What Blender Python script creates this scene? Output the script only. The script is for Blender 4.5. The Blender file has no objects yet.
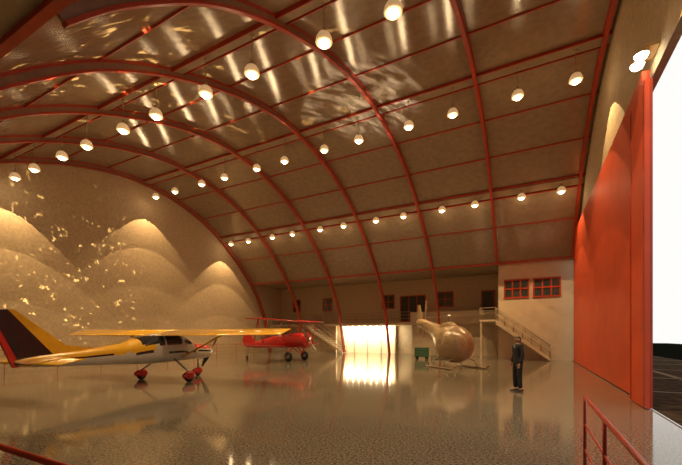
import bpy, bmesh, math, random
from mathutils import Vector, Matrix
random.seed(4)
S=bpy.context.scene
B=5.1
# ------------------------------------------------------------ materials
def mat(name,col,rough=.5,metal=0,noise=0,nscale=5,bump=0,emit=None,estr=0,spec=.5,coat=0,detail=6,bd=.05):
    m=bpy.data.materials.new(name); m.use_nodes=True
    nt=m.node_tree; p=nt.nodes['Principled BSDF']
    p.inputs['Base Color'].default_value=(*col,1)
    p.inputs['Roughness'].default_value=rough
    p.inputs['Metallic'].default_value=metal
    p.inputs['Specular IOR Level'].default_value=spec
    p.inputs['Coat Weight'].default_value=coat
    if emit:
        p.inputs['Emission Color'].default_value=(*emit,1); p.inputs['Emission Strength'].default_value=estr
    tc=nt.nodes.new('ShaderNodeTexCoord')
    n=nt.nodes.new('ShaderNodeTexNoise'); n.inputs['Scale'].default_value=nscale; n.inputs['Detail'].default_value=detail
    nt.links.new(tc.outputs['Object'],n.inputs['Vector'])
    if noise:
        r=nt.nodes.new('ShaderNodeValToRGB')
        r.color_ramp.elements[0].position=.35; r.color_ramp.elements[1].position=.65
        r.color_ramp.elements[0].color=(*[c*(1-noise) for c in col],1)
        r.color_ramp.elements[1].color=(*[min(1,c*(1+noise)) for c in col],1)
        nt.links.new(n.outputs['Fac'],r.inputs['Fac']); nt.links.new(r.outputs['Color'],p.inputs['Base Color'])
    if bump:
        b=nt.nodes.new('ShaderNodeBump'); b.inputs['Strength'].default_value=bump; b.inputs['Distance'].default_value=bd
        nt.links.new(n.outputs['Fac'],b.inputs['Height']); nt.links.new(b.outputs['Normal'],p.inputs['Normal'])
    return m
M={}
M['ceil']=mat('ceiling_panel',(.30,.225,.15),.15,noise=.10,nscale=3.2,bump=.10,spec=.9,detail=10,bd=.04)
M['wall']=mat('plaster_tan',(.54,.42,.27),.7,noise=.12,nscale=6,detail=9)
M['wall2']=mat('plaster_light',(.58,.47,.33),.7,noise=.05,nscale=2)
M['beam']=mat('beam_beige',(.36,.28,.19),.5,noise=.08)
M['red']=mat('red_steel',(.45,.045,.018),.4,noise=.1,nscale=3)
M['reddoor']=mat('red_door_paint',(.66,.078,.018),.5,noise=.06,nscale=1)
M['web']=mat('rib_web',(.30,.16,.10),.5,noise=.1)
M['floor']=mat('floor_polished_terrazzo',(.165,.145,.112),.08,noise=.6,nscale=26,spec=.8,detail=10,bump=.01,bd=.02)
M['asph']=mat('asphalt',(.05,.034,.022),.9,noise=.4,nscale=3,spec=.0)
M['line']=mat('apron_line',(.16,.12,.08),.9,noise=.1,spec=.0)
M['grass']=mat('dark_grass',(.006,.006,.004),.95,noise=.4,nscale=2,spec=0)
M['brass']=mat('lamp_housing',(.6,.45,.24),.35,metal=.2,noise=.05)
M['dome']=mat('lamp_glass_shade',(.9,.75,.5),.3,noise=.03,emit=(1,.62,.28),estr=.35)
M['cord']=mat('lamp_cord',(.3,.25,.18),.6,noise=.05)
M['glow']=mat('lamp_glass',(1,.9,.7),.4,emit=(1,.80,.46),estr=14)
M['glow2']=mat('bulb_glass',(1,.9,.7),.4,emit=(1,.88,.62),estr=20)
M['yellow']=mat('yellow_paint',(.70,.38,.02),.2,noise=.04,coat=.7)
M['white']=mat('white_paint',(.50,.45,.35),.2,noise=.04,coat=.7)
M['black']=mat('black_paint',(.012,.012,.014),.25,noise=.1,coat=.5)
M['glass']=mat('dark_glass',(.02,.022,.025),.06,noise=.1,spec=.8)
M['redp']=mat('red_paint',(.55,.02,.015),.25,noise=.05,coat=.6)
M['rubber']=mat('rubber',(.02,.02,.02),.8,noise=.1)
M['metal']=mat('grey_metal',(.45,.43,.40),.3,metal=.9,noise=.08)
M['cream']=mat('tan_paint',(.38,.27,.155),.35,noise=.08,coat=.2)
M['bubble']=mat('tinted_bubble',(.32,.225,.13),.2,noise=.08,spec=.8)
M['green']=mat('green_paint',(.03,.13,.08),.5,noise=.1)
M['suit']=mat('dark_suit',(.012,.012,.016),.85,noise=.2,nscale=20)
M['skin']=mat('skin',(.42,.23,.14),.5,noise=.06)
M['hair']=mat('dark_hair',(.02,.013,.008),.6,noise=.2)
M['shirt']=mat('white_shirt',(.4,.38,.34),.8,noise=.04)
M['win']=mat('window_glass',(.05,.06,.055),.08,noise=.1,spec=.8)
M['lob']=mat('lobby_white',(.75,.63,.45),.6,noise=.03)

# ------------------------------------------------------------ mesh builder
class MB:
    def __init__(s,name):
        s.name=name; s.bm=bmesh.new(); s.mats=[]
    def mi(s,k):
        if k not in s.mats: s.mats.append(k)
        return s.mats.index(k)
    def face(s,vs,k,smooth=False):
        try:
            f=s.bm.faces.new(vs)
        except ValueError: return None
        f.material_index=s.mi(k); f.smooth=smooth; return f
    def box(s,a,b,k,M4=None):
        x0,y0,z0=a; x1,y1,z1=b
        c=[(x0,y0,z0),(x1,y0,z0),(x1,y1,z0),(x0,y1,z0),(x0,y0,z1),(x1,y0,z1),(x1,y1,z1),(x0,y1,z1)]
        v=[s.bm.verts.new((M4@Vector(p)) if M4 else p) for p in c]
        for q in [(0,3,2,1),(4,5,6,7),(0,1,5,4),(1,2,6,5),(2,3,7,6),(3,0,4,7)]:
            s.face([v[i] for i in q],k)
    def tube(s,p,q,r0,k,r1=None,n=10,caps=True):
        p=Vector(p);q=Vector(q); r1=r0 if r1 is None else r1
        d=(q-p).normalized(); u=d.orthogonal().normalized(); w=d.cross(u)
        A=[];C=[]
        for i in range(n):
            a=2*math.pi*i/n; o=u*math.cos(a)+w*math.sin(a)
            A.append(s.bm.verts.new(p+o*r0)); C.append(s.bm.verts.new(q+o*r1))
        for i in range(n):
            j=(i+1)%n; s.face([A[i],A[j],C[j],C[i]],k,True)
        if caps: s.face(A[::-1],k); s.face(C,k)
    def path(s,pts,r,k,n=8):
        for i in range(len(pts)-1): s.tube(pts[i],pts[i+1],r,k,n=n)
    def rings(s,rings,matf,close=True,smooth=True,caps=True):
        V=[[s.bm.verts.new(p) for p in r] for r in rings]
        n=len(rings[0])
        for i in range(len(V)-1):
            for j in range(n if close else n-1):
                jj=(j+1)%n
                q=[V[i][j],V[i][jj],V[i+1][jj],V[i+1][j]]
                c=sum((v.co for v in q),Vector())/4
                s.face(q,matf(c) if callable(matf) else matf,smooth)
        if caps:
            k=matf if not callable(matf) else None
            for R in (V[0][::-1],V[-1]):
                c=sum((v.co for v in R),Vector())/len(R)
                s.face(R,k or matf(c),smooth)
    def lathe(s,prof,k,org=(0,0,0),axis='Z',n=20):
        org=Vector(org); rs=[]
        for r,h in prof:
            ring=[]
            for i in range(n):
                a=2*math.pi*i/n; c,t=r*math.cos(a),r*math.sin(a)
                v={'Z':(c,t,h),'X':(h,c,t),'Y':(t,h,c)}[axis]
                ring.append(org+Vector(v))
            rs.append(ring)
        s.rings(rs,k)
    def done(s,loc=(0,0,0),rotz=0,parent=None,recalc=True):
        if recalc: bmesh.ops.recalc_face_normals(s.bm,faces=s.bm.faces)
        me=bpy.data.meshes.new(s.name); s.bm.to_mesh(me); s.bm.free()
        for k in s.mats: me.materials.append(M[k])
        o=bpy.data.objects.new(s.name,me); S.collection.objects.link(o)
        o.location=loc; o.rotation_euler=(0,0,rotz)
        if parent: o.parent=parent
        return o
def lerp_table(T,x):
    if x<=T[0][0]: return T[0][1:]
    for a,b in zip(T,T[1:]):
        if x<=b[0]:
            t=(x-a[0])/(b[0]-a[0])
            return tuple(p+(q-p)*t for p,q in zip(a[1:],b[1:]))
    return T[-1][1:]

# ------------------------------------------------------------ vault profile
PR=[(.62,1.12),(.86,1.38),(1.3,1.74),(1.87,2.05),(2.6,2.31),(3.38,2.42),(4.2,2.31),(4.9,2.03),(5.48,1.62),(6.0,1.12),(6.4,.5),(6.64,-.353)]
PR=[(a*B,b*B+1.8) for a,b in PR]
def catmull(P,n=8):
    Q=[P[0]]+P+[P[-1]]; out=[]
    for i in range(1,len(Q)-2):
        p0,p1,p2,p3=Q[i-1:i+3]
        for k in range(n):
            t=k/n
            out.append(tuple(.5*((2*b)+(-a+c)*t+(2*a-5*b+4*c-d)*t*t+(-a+3*b-3*c+d)*t**3) for a,b,c,d in zip(p0,p1,p2,p3)))
    out.append(P[-1]); return out
FULL=catmull(PR)
RING_N,RING_F=PR[0],PR[9]
SHELL=FULL[:9*8+1]
XL,XR=-27.3,2.95
YN,YB=-2.6,36.0
ZR=RING_F[1]
def ztop(y):
    if y<=RING_N[0] or y>=RING_F[0]: return ZR
    for a,b in zip(SHELL,SHELL[1:]):
        if a[0]<=y<=b[0]: return a[1]+(b[1]-a[1])*(y-a[0])/(b[0]-a[0])
    return ZR
def normals(P):
    N=[]
    for i in range(len(P)):
        a=P[max(0,i-1)];b=P[min(len(P)-1,i+1)]
        t=Vector((b[0]-a[0],b[1]-a[1])).normalized(); N.append(Vector((t.y,-t.x)))
    return N
m=MB('ceiling')
xs=[XL+(XR-XL)*i/12 for i in range(13)]
m.rings([[Vector((x,p[0],p[1])) for p in SHELL] for x in xs],'ceil',close=False,caps=False)
m.box((XL,YN,ZR),(XR,RING_N[0],ZR+.15),'beam')
m.box((XL,RING_F[0],ZR),(XR,YB,ZR+.15),'beam')
m.done(recalc=False)
def rib(x,P,name='arch_rib'):
    m=MB(name); N=normals(P)
    def sweep(w,d0,d1,k):
        rs=[]
        for p,n in zip(P,N):
            a=Vector(p)+n*d0; b=Vector(p)+n*d1
            rs.append([Vector((x-w,a.x,a.y)),Vector((x+w,a.x,a.y)),Vector((x+w,b.x,b.y)),Vector((x-w,b.x,b.y))])
        m.rings(rs,k,smooth=False)
    sweep(.09,.0,.07,'red'); sweep(.04,.07,.25,'web'); sweep(.08,.25,.32,'red')
    m.done()
AX=[2.7-5*k for k in range(7)]
for i,x in enumerate(AX):
    P=FULL
    if i<2: P=SHELL
    if i==6: x+=.2
    rib(x,P)
def purlin(y,off,w,k,name):
    m=MB(name)
    i=min(range(len(SHELL)),key=lambda j:abs(SHELL[j][0]-y)); n=normals(SHELL)[i]
    p=Vector((y,ztop(y))); t=Vector((n.y,-n.x))
    c=[p+n*off+t*w,p+n*off-t*w,p-t*w,p+t*w]
    m.rings([[Vector((x,v.x,v.y)) for v in c] for x in (XL,XR)],k,smooth=False)
    m.done()
for y in (6.6,12.3,15.2,21.2,23.8,28.4): purlin(y,.06,.03,'red','roof_purlin')
for y in (9.54,18.26,26.27):
    purlin(y,.10,.24,'beam','lighting_beam')
    for s in(-1,1): purlin(y+s*.30,.13,.03,'red','roof_purlin')
m=MB('ring_beam'); m.box((XL,RING_F[0]-.08,ZR-.12),(XR,RING_F[0]+.08,ZR+.0),'red'); m.done()
m=MB('ring_beam'); m.box((XL,RING_N[0]-.08,ZR-.12),(XR,RING_N[0]+.08,ZR+.0),'red'); m.done()
# ------------------------------------------------------------ walls, floor
def endwall(name,x,z0f,ys,k,th=.2):
    m=MB(name)
    rs=[]
    for y in ys:
        a,b=z0f(y),ztop(y)
        rs.append([Vector((x,y,a)),Vector((x,y,b)),Vector((x+th,y,b)),Vector((x+th,y,a))])
    m.rings(rs,k,smooth=False); return m
ys=[YN,0]+[RING_N[0]]+[p[0] for p in SHELL[1:]]+[33,YB]
endwall('wall_left',XL-.2,lambda y:0,ys,'wall').done()
OH=8.85
D0,D1=4.0,30.4
ymid=[D0]+[p[0] for p in SHELL if D0<p[0]<D1]+[D1]
m=endwall('wall_right',XR,lambda y:min(OH,ztop(y)-.02),ymid,'wall')
m.box((XR,YN,0),(XR+.2,D0,ZR),'wall'); m.box((XR,D1,0),(XR+.2,YB,ZR),'wall'); m.done()
m=MB('wall_back'); m.box((XL,YB,0),(XR,YB+.2,ZR),'wall'); m.done()
m=MB('wall_front'); m.box((XL,YN-.2,0),(XR,YN,ZR),'wall'); m.done()
m=MB('floor'); m.box((XL-.2,YN-.2,-.2),(2.66,YB+.2,0),'floor'); m.done()
m=MB('ground_apron'); m.box((2.66,-40,-.25),(10,70,-.01),'asph')
for i in range(14): m.box((XR+.4,-20+i*5,-.012),(10,-19.8+i*5,-.004),'line')
m.box((5.5,-40,-.012),(5.75,70,-.004),'line'); m.done()
m=MB('ground_grass'); m.box((10,-90,-.3),(31,120,-.03),'grass'); m.done()
def leaf(x,y0,y1,h):
    m=MB('hangar_door_leaf'); m.box((x,y0,.02),(x+.09,y1,h),'reddoor')
    n=max(2,int((y1-y0)/2.2))
    for i in range(n+1):
        y=y0+(y1-y0-.06)*i/n; m.box((x+.09,y,.03),(x+.15,y+.06,h),'red')
    m.box((x-.02,y0,.03),(x,y0+.10,h),'red'); m.box((x-.02,y1-.1,.03),(x,y1,h),'red'); m.done()
leaf(2.50,11.3,12.75,8.1); leaf(2.72,12.5,29.8,9.0)
m=MB('door_floor_track'); m.box((2.62,4,0),(2.66,30,.015),'metal'); m.done()
m=MB('wall_office'); m.box((-2.2,30.75,0),(XR,30.95,ZR),'wall2'); m.box((-2.2,30.95,0),(-2.0,YB,ZR),'wall2'); m.done()
def window(x0,x1,z0,z1,y,nx=3,nz=2,name='window_1'):
    m=MB(name); m.box((x0,y-.03,z0),(x1,y-.01,z1),'win')
    for i in range(nx+1):
        x=x0+(x1-x0)*i/nx; m.box((x-.05,y-.09,z0),(x+.05,y-.03,z1),'red')
    for i in range(nz+1):
        z=z0+(z1-z0)*i/nz; m.box((x0-.05,y-.1,z-.05),(x1+.05,y-.03,z+.05),'red')
    m.done()
wi=1
for x0,x1 in ((-1.75,-.1),(.25,1.95)):
    window(x0,x1,4.75,6.1,30.75,name='window_%d'%wi); wi+=1
for x0,x1 in ((-25.4,-24.4),(-21.2,-20.1),(-13.9,-12.6),(-8.1,-6.6)):
    window(x0,x1,4.7,6.1,YB,nx=2,name='window_%d'%wi); wi+=1
window(-11.9,-9.3,3.3,5.9,YB,nx=3,nz=1,name='door_1')
window(-4.0,-2.9,3.3,6.0,YB,nx=1,nz=1,name='door_2')
m=MB('mezzanine_gallery'); m.box((XL+.02,34.25,2.9),(-2.22,YB-.02,3.15),'wall2')
m.box((-10.3,34.2,3.15),(-2.22,34.3,4.1),'wall2')
for z in (3.5,3.85,4.15): m.box((XL+.02,34.27,z),(-10.3,34.31,z+.04),'beam')
for i in range(18):
    x=XL+.1+i*.99; m.box((x,34.27,3.15),(x+.05,34.31,4.15),'beam')
m.box((-10.3,34.7,0),(-2.22,34.85,2.9),'wall2'); m.box((-22,34.7,0),(-18.8,34.85,2.9),'wall')
m.done()
def stairs(xt,xb,y0,y1,h,name):
    m=MB(name); n=17; sg=1 if xb>xt else -1; run=abs(xb-xt)/n
    for i in range(n):
        z=h-(i+1)*h/n+h/n*.5
        x=xt+sg*i*run
        m.box((min(x,x+sg*run*1.15),y0,z-.05),(max(x,x+sg*run*1.15),y1,z+.0),'wall2')
    for y in (y0-.06,y1):
        a=Vector((xt,y,h)); b=Vector((xb,y,0.15))
        vs=[m.bm.verts.new(p) for p in [a+Vector((0,0,.05)),b+Vector((0,0,.05)),b-Vector((0,0,.15)),a-Vector((0,0,.3))]]
        v2=[m.bm.verts.new(v.co+Vector((0,.06,0))) for v in vs]
        m.face(vs,'wall2'); m.face(v2[::-1],'wall2')
        for i in range(4): m.face([vs[i],v2[i],v2[(i+1)%4],vs[(i+1)%4]],'wall2')
        for dz in (.45,.95): m.tube(a+Vector((0,.03,dz)),b+Vector((0,.03,dz)),.025,'beam')
        for i in range(7):
            p=a.lerp(b,i/6)+Vector((0,.03,0)); m.tube(p,p+Vector((0,0,.95)),.02,'beam')
    return m
m=stairs(-2.3,1.3,29.55,30.6,3.0,'staircase')
m.box((-3.4,29.45,2.9),(-2.3,34.2,3.05),'wall2')
for z in (3.5,3.95): m.tube((-3.4,29.5,z),(-3.4,34.1,z),.025,'beam'); m.tube((-3.4,29.5,z),(-2.3,29.5,z),.025,'beam')
for i in range(5): m.tube((-3.4,29.5+i*1.15,3.05),(-3.4,29.5+i*1.15,3.95),.02,'beam')
m.box((-3.4,29.5,0),(-3.28,29.62,2.9),'wall2'); m.done()
stairs(-21.5,-17.2,33.0,34.1,3.0,'staircase').done()
m=MB('lobby_wall_panel'); m.box((-18.6,35.6,0),(-12.3,35.75,2.85),'lob')
for i in range(5): m.box((-18.6+i*1.55,35.52,0),(-18.5+i*1.55,35.6,2.85),'beam')
m.done()
m=MB('lobby_track_lights')
for i in range(9): m.lathe([(.02,0),(.09,-.03),(.11,-.14),(.02,-.2)],'glow2',(-18.1+i*.68,34.7,2.84),n=10)
m.box((-18.4,34.66,2.82),(-12.4,34.74,2.88),'metal')
m.done()
for i in range(3):
    l=bpy.data.lights.new('lobby_light','AREA'); l.energy=200; l.shape='RECTANGLE'; l.size=1.6; l.size_y=.5; l.color=(1,.84,.55)
    o=bpy.data.objects.new('lobby_light',l); S.collection.objects.link(o); o.location=(-17.5+2.1*i,34.9,2.6); o.rotation_euler=(math.radians(40),0,0)
def railing(a,b,name='guard_railing',h=1.0,step=1.35):
    m=MB(name); a=Vector(a);b=Vector(b); L=(b-a).length; n=max(1,round(L/step))
    for z in (h,h*.66,h*.33): m.tube(a+Vector((0,0,z)),b+Vector((0,0,z)),.022 if z==h else .012,'red')
    for i in range(n+1):
        p=a.lerp(b,i/n); m.tube(p,p+Vector((0,0,h)),.02,'red'); m.tube(p,p+Vector((0,0,.015)),.06,'red')
    m.done()
railing((.63,1.4,0),(.63,5.6,0)); railing((-10,1.16,0),(.4,1.16,0))
railing((-26.4,4,0),(-26.4,30,0),step=2.6)
# ------------------------------------------------------------ pendant lamps
rows=[(9.54,10.85),(18.26,12.74),(26.27,10.85)]
LX=sorted([1.73-5.1*k for k in range(6)]+[-.5-5.1*k for k in range(6)])
for ry,rz in rows:
    m=MB('pendant_lamp')
    cl=ztop(ry)-.12-rz
    m.lathe([(.02,.38),(.06,.37),(.07,.28),(.10,.26)],'brass',n=20)
    m.lathe([(.10,.26),(.18,.20),(.24,.09),(.265,-.03),(.255,-.06),(.20,-.07)],'dome',n=22)
    m.lathe([(.15,-.07),(.16,-.11),(.12,-.15),(.06,-.17),(.02,-.175)],'glow',n=18)
    m.tube((0,0,.36),(0,0,cl),.012,'cord'); m.lathe([(.06,cl-.05),(.06,cl)],'brass',n=12)
    first=None
    for x in LX:
        if first is None:
            o=m.done((x,ry,rz)); first=o
        else:
            o=bpy.data.objects.new('pendant_lamp',first.data); S.collection.objects.link(o); o.location=(x,ry,rz)
        l=bpy.data.lights.new('lamp_beam','SPOT'); l.energy=760; l.spot_size=math.radians(88); l.spot_blend=.02; l.color=(1,.66,.31); l.shadow_soft_size=.03
        lo=bpy.data.objects.new('lamp_beam',l); S.collection.objects.link(lo); lo.parent=o; lo.location=(0,0,-.28)
        l=bpy.data.lights.new('lamp_glow','POINT'); l.energy=14; l.color=(1,.66,.34); l.shadow_soft_size=.12
        lo=bpy.data.objects.new('lamp_glow',l); S.collection.objects.link(lo); lo.parent=o; lo.location=(0,0,-.36)
m=MB('twin_floodlight')
for dy in(-.2,.2):
    m.lathe([(.05,.16),(.16,.1),(.17,0)],'brass',(0,dy,0),n=14); m.lathe([(.16,0),(.12,-.08),(.02,-.12)],'glow2',(0,dy,0),n=14)
m.box((0,-.3,.12),(.35,.3,.18),'brass'); m.done((2.58,12.2,9.15))
def gobo(loc,tgt,energy,size,scale,th,name,rot=.5,w=.12,dist=.5,col=(1,.85,.6)):  # added spot with no real fixture, noise-masked to throw caustic-like patches
    l=bpy.data.lights.new(name,'SPOT'); l.energy=energy; l.spot_size=math.radians(size); l.spot_blend=.8; l.color=col; l.shadow_soft_size=.02
    l.use_nodes=True; nt=l.node_tree; em=nt.nodes['Emission']
    tc=nt.nodes.new('ShaderNodeTexCoord'); mp=nt.nodes.new('ShaderNodeMapping'); mp.inputs['Scale'].default_value=scale; mp.inputs['Rotation'].default_value=(0,0,rot)
    n=nt.nodes.new('ShaderNodeTexNoise'); n.inputs['Scale'].default_value=1; n.inputs['Detail'].default_value=7; n.inputs['Roughness'].default_value=.65; n.inputs['Distortion'].default_value=dist
    r=nt.nodes.new('ShaderNodeMapRange'); r.inputs['From Min'].default_value=th; r.inputs['From Max'].default_value=th+w
    nt.links.new(tc.outputs['Normal'],mp.inputs['Vector']); nt.links.new(mp.outputs['Vector'],n.inputs['Vector'])
    nt.links.new(n.outputs['Fac'],r.inputs['Value']); nt.links.new(r.outputs['Result'],em.inputs['Strength'])
    o=bpy.data.objects.new(name,l); S.collection.objects.link(o); o.location=loc
    o.rotation_euler=(Vector(tgt)-Vector(loc)).to_track_quat('-Z','Y').to_euler()
gobo((-4,24,.4),(-7.9,17.0,14.1),22000,27,(34,10,10),.46,'added_pattern_spot',rot=2.2,w=.22,dist=.2,col=(1,.9,.75))  # added light: pale caustic streaks near the vault crown, no projector here
gobo((-14,3,.4),(-13,7.5,12.5),45000,66,(26,26,26),.60,'added_pattern_spot',w=.04,col=(1,.72,.3))  # added light: yellow sparkles on the near-side ceiling, no real lamp
gobo((-14,14,.4),(-27.3,13,6),22000,50,(40,40,40),.61,'added_pattern_spot',w=.04,col=(1,.72,.3))  # added light: sparkles on the left end wall, no real lamp

# ------------------------------------------------------------ aircraft parts
def fus(m,T,matf,nx=46,na=28,ex=2.5):
    x0,x1=T[0][0],T[-1][0]; rs=[]
    for i in range(nx+1):
        x=x0+(x1-x0)*i/nx; zc,hw,hh=lerp_table(T,x)
        r=[]
        for j in range(na):
            a=2*math.pi*j/na; c,s=math.cos(a),math.sin(a)
            r.append(Vector((x,hw*math.copysign(abs(c)**(2/ex),c),zc+hh*math.copysign(abs(s)**(2/ex),s))))
        rs.append(r)
    m.rings(rs,matf)
def airfoil(m,stations,matf,n=9,inc=0):
    rs=[]
    for y,le,te,z,t in stations:
        up=[];lo=[]
        for i in range(n):
            s=i/(n-1); x=le+(te-le)*s; h=t*2.6*(math.sqrt(max(s,0))*(1-s))**1.0*.6; zz=z-inc*(s-.4)
            up.append(Vector((x,y,zz+h+.01))); lo.append(Vector((x,y,zz-h*.35-.01)))
        rs.append(up+lo[::-1])
    m.rings(rs,matf)
def plate(m,poly,y0,y1,k):
    a=[m.bm.verts.new((x,y0,z)) for x,z in poly]; b=[m.bm.verts.new((x,y1,z)) for x,z in poly]
    m.face(a,k); m.face(b[::-1],k)
    for i in range(len(a)):
        j=(i+1)%len(a); m.face([a[i],b[i],b[j],a[j]],k)
def wheel(m,x,y,r=.2,w=.14):
    m.lathe([(r*.5,-w/2),(r*.9,-w/2),(r,-w/4),(r,w/4),(r*.9,w/2),(r*.5,w/2)],'rubber',(x,y,r),axis='Y',n=20)
    m.lathe([(.01,-w/2-.01),(r*.5,-w/2),(r*.5,w/2),(.01,w/2+.01)],'metal',(x,y,r),axis='Y',n=14)
def pant(m,x,y,k,r=.2,L=.5,w=.15):
    rs=[]
    for i in range(13):
        t=i/12; xx=x+L*.55-L*1.25*t; s=math.sqrt(max(.004,math.sin(math.pi*min(1,t**.75))))
        rs.append([Vector((xx,y+w*s*math.cos(a),r*1.3+r*.85*s*math.sin(a))) for a in [2*math.pi*j/14 for j in range(14)]])
    m.rings(rs,k)
def prop(m,x,z,L,ang,k='black'):
    for s in(0,math.pi):
        R=Matrix.Rotation(ang+s,4,'X'); rs=[]
        for i in range(9):
            t=i/8; r=.08+(L-.08)*t; c=.045+.06*math.sin(math.pi*min(1,t*1.05+.05)) ; tw=.9-.6*t
            q=[Vector((math.sin(tw)*c,math.cos(tw)*c,r)),Vector((.012,0,r)),Vector((-math.sin(tw)*c,-math.cos(tw)*c,r)),Vector((-.012,0,r))]
            rs.append([R@v+Vector((x,0,z)) for v in q])
        m.rings(rs,k)
m=MB('high_wing_airplane')
T=[(-5.4,1.5,.05,.12),(-4.9,1.47,.10,.19),(-3.6,1.40,.24,.30),(-2.2,1.36,.42,.46),(-1.5,1.42,.52,.62),(-.9,1.48,.56,.70),(.1,1.50,.57,.72),(.5,1.42,.57,.62),(.95,1.26,.55,.44),(1.7,1.22,.48,.40),(2.1,1.2,.38,.32),(2.28,1.2,.2,.2)]
def cm(c):
    if -1.75<c.x<.85 and 1.66<c.z<2.08:
        if abs(c.y)>.25 and (abs(c.x+.75)<.06 or abs(c.x-.15)<.06): return 'white'
        return 'glass'
    if c.x<1.9 and abs(c.z-(1.30-.03*c.x))<.035: return 'black'
    if c.x<-1.2 and c.z>1.48+.03*c.x: return 'yellow'
    if c.x>.85 and c.z>1.4: return 'redp'
    return 'white'
fus(m,T,cm,nx=90,na=44)
for s in(-1,1):
    airfoil(m,[(0,.75,-.95,2.22,.17),(s*2.6,.75,-.95,2.24,.17),(s*4.9,.62,-.75,2.26,.15),(s*5.3,.5,-.65,2.27,.1),(s*5.4,.3,-.5,2.27,.03)],'yellow',inc=.26)
    m.tube((.1,s*.52,1.02),(.15,s*2.6,2.19),.045,'yellow')
    airfoil(m,[(0,-4.4,-5.35,1.52,.07),(s*1.7,-4.65,-5.35,1.52,.05)],'yellow',inc=.08)
    m.tube((-.2,s*.4,.95),(-.3,s*1.2,.42),.05,'white',r1=.035)
    wheel(m,-.3,s*1.24); pant(m,-.3,s*1.24,'redp')
wheel(m,1.55,0,.18); pant(m,1.55,0,'redp',r=.18); m.tube((1.6,0,.35),(1.6,0,.95),.04,'metal')
plate(m,[(-2.9,1.62),(-4.1,1.95),(-5.40,3.25),(-5.55,3.25),(-4.40,1.6)],-.05,.05,'yellow')
plate(m,[(-4.40,1.6),(-5.55,3.25),(-5.95,3.25),(-5.28,1.45)],-.05,.05,'black')
plate(m,[(-5.28,1.35),(-5.28,1.45),(-5.95,3.25),(-6.03,3.25),(-5.42,1.35)],-.045,.045,'redp')
m.lathe([(.2,2.25),(.19,2.35),(.12,2.5),(.01,2.58)],'white',(0,0,1.2),axis='X'); prop(m,2.38,1.2,.95,.5)
for v in m.bm.verts:
    if v.co.z>.55:
        v.co.z=.55+(v.co.z-.55)*.83
        if v.co.x<-1.5: v.co.z-=.07*(-1.5-v.co.x)
m.done((-13.08,9.84,0),math.radians(97.8))
m=MB('red_biplane')
T=[(-3.9,1.0,.05,.12),(-3.0,1.05,.16,.22),(-1.5,1.2,.32,.36),(-.7,1.3,.4,.45),(.3,1.35,.44,.48),(1.0,1.4,.47,.47),(1.5,1.42,.5,.5),(1.95,1.42,.48,.48),(2.05,1.42,.4,.4)]
fus(m,T,'redp',nx=60)
for s in(-1,1):
    airfoil(m,[(0,1.15,-.15,2.72,.09),(s*3.7,1.05,-.25,2.76,.09),(s*4.05,.8,-.1,2.76,.03)],'redp')
    airfoil(m,[(0,.7,-.6,.98,.09),(s*3.5,.7,-.6,1.1,.09),(s*3.8,.4,-.4,1.1,.03)],'redp')
    airfoil(m,[(0,-3.0,-3.95,1.12,.05),(s*1.4,-3.2,-3.9,1.12,.03)],'redp')
    for x0,x1 in((.85,.5),(.05,-.35)): m.tube((x1,s*2.9,1.12),(x0,s*2.9,2.74),.035,'redp')
    m.tube((.05,s*2.9,2.72),(.5,s*2.9,1.12),.025,'redp')
    for x0 in(.8,.1): m.tube((x0,s*.35,1.7),(x0,s*.5,2.74),.03,'redp')
    m.tube((.4,s*.4,1.2),(.2,s*2.9,2.7),.008,'metal'); m.tube((.3,s*.6,2.7),(.2,s*2.9,1.15),.008,'metal')
    m.tube((.9,s*.25,1.0),(1.1,s*.95,.35),.05,'redp'); m.tube((.3,s*.25,.98),(1.0,s*.95,.35),.03,'redp')
    wheel(m,1.1,s*.98,.32,.18)
plate(m,[(-2.9,1.2),(-3.5,1.95),(-3.9,2.0),(-4.25,1.5),(-4.15,1.0),(-3.9,.95)],-.035,.035,'redp')
wheel(m,-3.8,0,.12,.08); m.tube((-3.8,0,.15),(-3.6,0,.95),.03,'metal')
m.lathe([(.2,2.02),(.5,2.05),(.52,2.0),(.5,1.4)],'redp',(0,0,1.42),axis='X')
for i in range(9):
    a=2*math.pi*i/9; m.tube((1.98,.12*math.cos(a),1.42+.12*math.sin(a)),(1.98,.4*math.cos(a),1.42+.4*math.sin(a)),.07,'metal',n=8)
m.lathe([(.1,2.0),(.12,2.15),(.08,2.28),(.01,2.34)],'metal',(0,0,1.42),axis='X'); prop(m,2.2,1.42,1.15,.9,'metal')
m.lathe([(.26,0),(.24,.03),(.2,.04)],'black',(-.5,0,1.73)); plate(m,[(-.15,1.75),(-.25,2.0),(-.1,2.0),(.1,1.8)],-.2,.2,'glass')
for v in m.bm.verts: v.co.z*=1.06
m.done((-16.1,21.7,0),math.radians(-2))
# helicopter
m=MB('helicopter')
T=[(-4.1,2.72,.10,.14),(-4.0,2.70,.26,.28),(-3.4,2.58,.30,.33),(-2.2,2.22,.37,.42),(-1.5,1.93,.48,.55),(-1.05,1.62,.70,.76),(-.7,1.46,.88,.92),(-.3,1.38,1.02,1.04),(0,1.35,1.06,1.07),(.35,1.33,1.02,1.03),(.65,1.30,.90,.90),(.9,1.27,.71,.71),(1.08,1.25,.45,.45),(1.15,1.25,.15,.15)]
def hc(c):
    if c.x>.0 and c.z>1.25:
        if abs(c.x-.38)<.05 and abs(c.y)>.3 : return 'cream'
        if abs(c.y)<.05: return 'cream'
        return 'bubble'
    return 'cream'
fus(m,T,hc,nx=76,na=32,ex=2.05)
fus(m,[(-1.5,2.05,.2,.2),(-1.0,2.3,.3,.26),(-.3,2.40,.3,.24),(.2,2.30,.2,.12)],'cream',nx=14,na=18)
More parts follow.
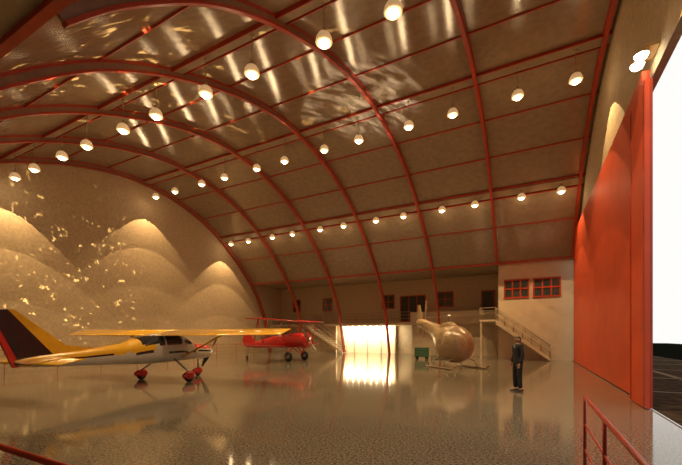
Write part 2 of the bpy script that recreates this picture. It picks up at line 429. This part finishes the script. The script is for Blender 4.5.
m.tube((-.45,0,2.5),(-.45,0,2.95),.06,'metal'); m.lathe([(.16,0),(.2,.06),(.12,.16),(.03,.2)],'metal',(-.45,0,2.85))
for s in(0,math.pi):
    R=Matrix.Translation((-.45,0,2.95))@Matrix.Rotation(math.radians(12)+s,4,'Z')
    m.box((.1,-.09,-.012),(3.0,.09,.012),'cream',R)
plate(m,[(-3.6,2.75),(-3.95,3.9),(-4.2,3.9),(-4.2,2.6),(-4.1,2.0),(-3.95,2.0)],-.04,.04,'cream')
m.box((-3.7,-.75,2.55),(-3.35,.75,2.59),'cream')
m.tube((-4.0,0,2.75),(-4.0,.4,2.75),.04,'metal')
R=Matrix.Translation((-4.0,.4,2.75))@Matrix.Rotation(math.radians(8),4,'Y')
m.box((-.07,-.015,-1.1),(.07,.015,1.45),'cream',R)
for s in(-1,1):
    pts=[(-1.3,s*1.05,.05),(1.3,s*1.05,.05),(1.55,s*1.05,.12),(1.7,s*1.05,.26)]
    m.path(pts,.045,'cream')
    for x in(-.75,.7): m.path([(x,s*1.05,.06),(x,s*.85,.42),(x,s*.3,.6)],.035,'cream')
m.done((-3.85,21.2,0),math.radians(-46))
m=MB('green_tool_cart')
m.box((0,0,.18),(1.0,.6,.9),'green')
for z in (.35,.55,.75): m.box((.05,-.02,z),(.95,0,z+.02),'metal')
for x in(.12,.88):
    for y in(.1,.5): m.tube((x,y-.03,.09),(x,y+.03,.09),.09,'rubber')
m.tube((1.0,.05,.95),(1.0,.55,.95),.02,'metal'); m.done((-8.0,27.6,0))
m=MB('step_platform')
for i in range(3): m.box((i*.3,0,.25+i*.25),(i*.3+.3,.6,.29+i*.25),'green')
for x in(0,.86):
    for y in (0,.56): m.box((x,y,0),(x+.04,y+.04,.9 if x else .3),'green')
m.box((.0,0,0),(.9,.04,.04),'green'); m.box((.0,.56,0),(.9,.6,.04),'green')
m.done((-6.6,27.2,0))

# ------------------------------------------------------------ man
man=bpy.data.objects.new('man_in_dark_suit',None); S.collection.objects.link(man)
def skin(name,verts,edges,radii,k,parent,root=0,sub=2):
    me=bpy.data.meshes.new(name); bm=bmesh.new(); sl=bm.verts.layers.skin.verify()
    vs=[bm.verts.new(v) for v in verts]
    for e in edges: bm.edges.new((vs[e[0]],vs[e[1]]))
    for i,v in enumerate(vs):
        r=radii[i]; v[sl].radius=(r,r) if not isinstance(r,tuple) else r
        v[sl].use_root=(i==root)
    bm.to_mesh(me); bm.free(); me.materials.append(M[k])
    o=bpy.data.objects.new(name,me); S.collection.objects.link(o); o.parent=parent
    mod=o.modifiers.new('skin','SKIN'); mod.use_smooth_shade=True
    o.modifiers.new('sub','SUBSURF').levels=sub; o.modifiers['sub'].render_levels=sub
    return o
V=[(0,0,.95),(0,0,1.08),(0,0.01,1.25),(0,.01,1.40),(0,.0,1.47),
 (.18,0,1.42),(.245,.02,1.14),(.235,-.07,.90),
 (-.18,0,1.42),(-.25,.02,1.14),(-.24,-.07,.90),
 (.095,0,.88),(.105,-.01,.50),(.11,.02,.10),
 (-.095,0,.88),(-.115,-.02,.50),(-.13,.0,.10)]
E=[(0,1),(1,2),(2,3),(3,4),(3,5),(5,6),(6,7),(3,8),(8,9),(9,10),(0,11),(11,12),(12,13),(0,14),(14,15),(15,16)]
R=[(.16,.125),(.155,.12),(.18,.135),(.15,.11),(.06,.06),.08,.06,.045,.08,.06,.045,.11,.085,.07,.11,.085,.07]
skin('suit_body',V,E,R,'suit',man)
skin('neck',[(0,0,1.44),(0,-.01,1.56)],[(0,1)],[.055,.05],'skin',man)
m=MB('head')
rs=[]
for i in range(17):
    t=i/16; z=1.50+.245*t
    w=.078*math.sqrt(max(.01,1-((t-.6)/.62)**2))*(.72+.4*min(1,t*1.8)) if t<.6 else .078*1.12*math.sqrt(max(.003,1-((t-.6)/.405)**2))
    d=w*1.22
    ring=[]
    for j in range(24):
        a=2*math.pi*j/24; x=w*math.cos(a); y=d*math.sin(a)
        if abs(j-18)<=1:
            if .32<t<.5: y-= .022*(1 if j==18 else .3)*(1-(t-.32)/.25)
            if .2<t<.28: y-=.006
        if j in(16,17,19,20) and .5<t<.58: y+=.008
        ring.append(Vector((x,y,z)))
    rs.append(ring)
def hm(c): return 'hair' if (c.z>1.675 or (c.y>.02 and c.z>1.56)) else 'skin'
m.rings(rs,hm)
for s in(-1,1):
    m.lathe([(.004,-.01),(.022,-.006),(.026,.004),(.01,.01)],'skin',(s*.083,.01,1.62),axis='X',n=10)
    m.lathe([(.002,-.006),(.012,-.002),(.002,.004)],'black',(s*.03,-.088,1.635),axis='Y',n=8)
m.box((-.022,-.093,1.562),(.022,-.083,1.568),'redp')
m.done(parent=man)
m=MB('shirt_collar'); m.lathe([(.056,1.47),(.064,1.50),(.058,1.52)],'shirt',n=16); m.box((-.025,-.120,1.38),(.025,-.100,1.49),'shirt'); m.done(parent=man)
for s in(-1,1):
    m=MB('shoe'); rs=[]
    for i in range(11):
        t=i/10; y=.10-.29*t; w=.045*math.sqrt(max(.03,math.sin(math.pi*(.08+.86*t))))*1.05; h=.09-.045*t
        rs.append([Vector((s*.12+w*math.cos(a),y,max(.005,h*.5+h*.5*math.sin(a)))) for a in [2*math.pi*j/12 for j in range(12)]])
    m.rings(rs,'black'); m.done(parent=man)
    bx=s*.235; by=-.08
    skin('palm',[(bx,by,.90),(bx,by-.008,.86),(bx-s*.002,by-.012,.81)],[(0,1),(1,2)],[(.024,.024),(.018,.034),(.015,.036)],'skin',man,sub=1)
    for f,(dy,L) in enumerate(((-.03,.07),(-.010,.082),(.010,.075),(.028,.058))):
        p=Vector((bx,by-.012+dy,.815))
        skin('finger_%d'%f,[p,p+Vector((-s*.006,0,-L*.45)),p+Vector((-s*.022,0,-L*.75)),p+Vector((-s*.038,0,-L*.95))],[(0,1),(1,2),(2,3)],[.0095,.009,.008,.007],'skin',man,sub=1)
    p=Vector((bx,by-.035,.87))
    skin('thumb',[p,p+Vector((-s*.012,-.022,-.025)),p+Vector((-s*.022,-.03,-.055))],[(0,1),(1,2)],[.012,.0105,.009],'skin',man,sub=1)
man.location=(-.35,13.0,0); man.rotation_euler=(0,0,math.radians(-60)); man.scale=(1.03,1.03,1.03)

# ------------------------------------------------------------ world & camera
w=bpy.data.worlds.new('world'); S.world=w; w.use_nodes=True
bg=w.node_tree.nodes['Background']; bg.inputs[0].default_value=(1,.99,.96,1); bg.inputs[1].default_value=1.0
cam=bpy.data.cameras.new('camera'); co=bpy.data.objects.new('camera',cam); S.collection.objects.link(co)
co.location=(0,0,1.8); co.rotation_euler=(math.radians(90),0,math.radians(27.7))
cam.sensor_width=36; cam.lens=360/682*36; cam.shift_y=103.5/682; cam.clip_end=500; cam.clip_start=.05
S.camera=co
S.view_settings.view_transform='Standard'; S.view_settings.look='None'; S.view_settings.exposure=0
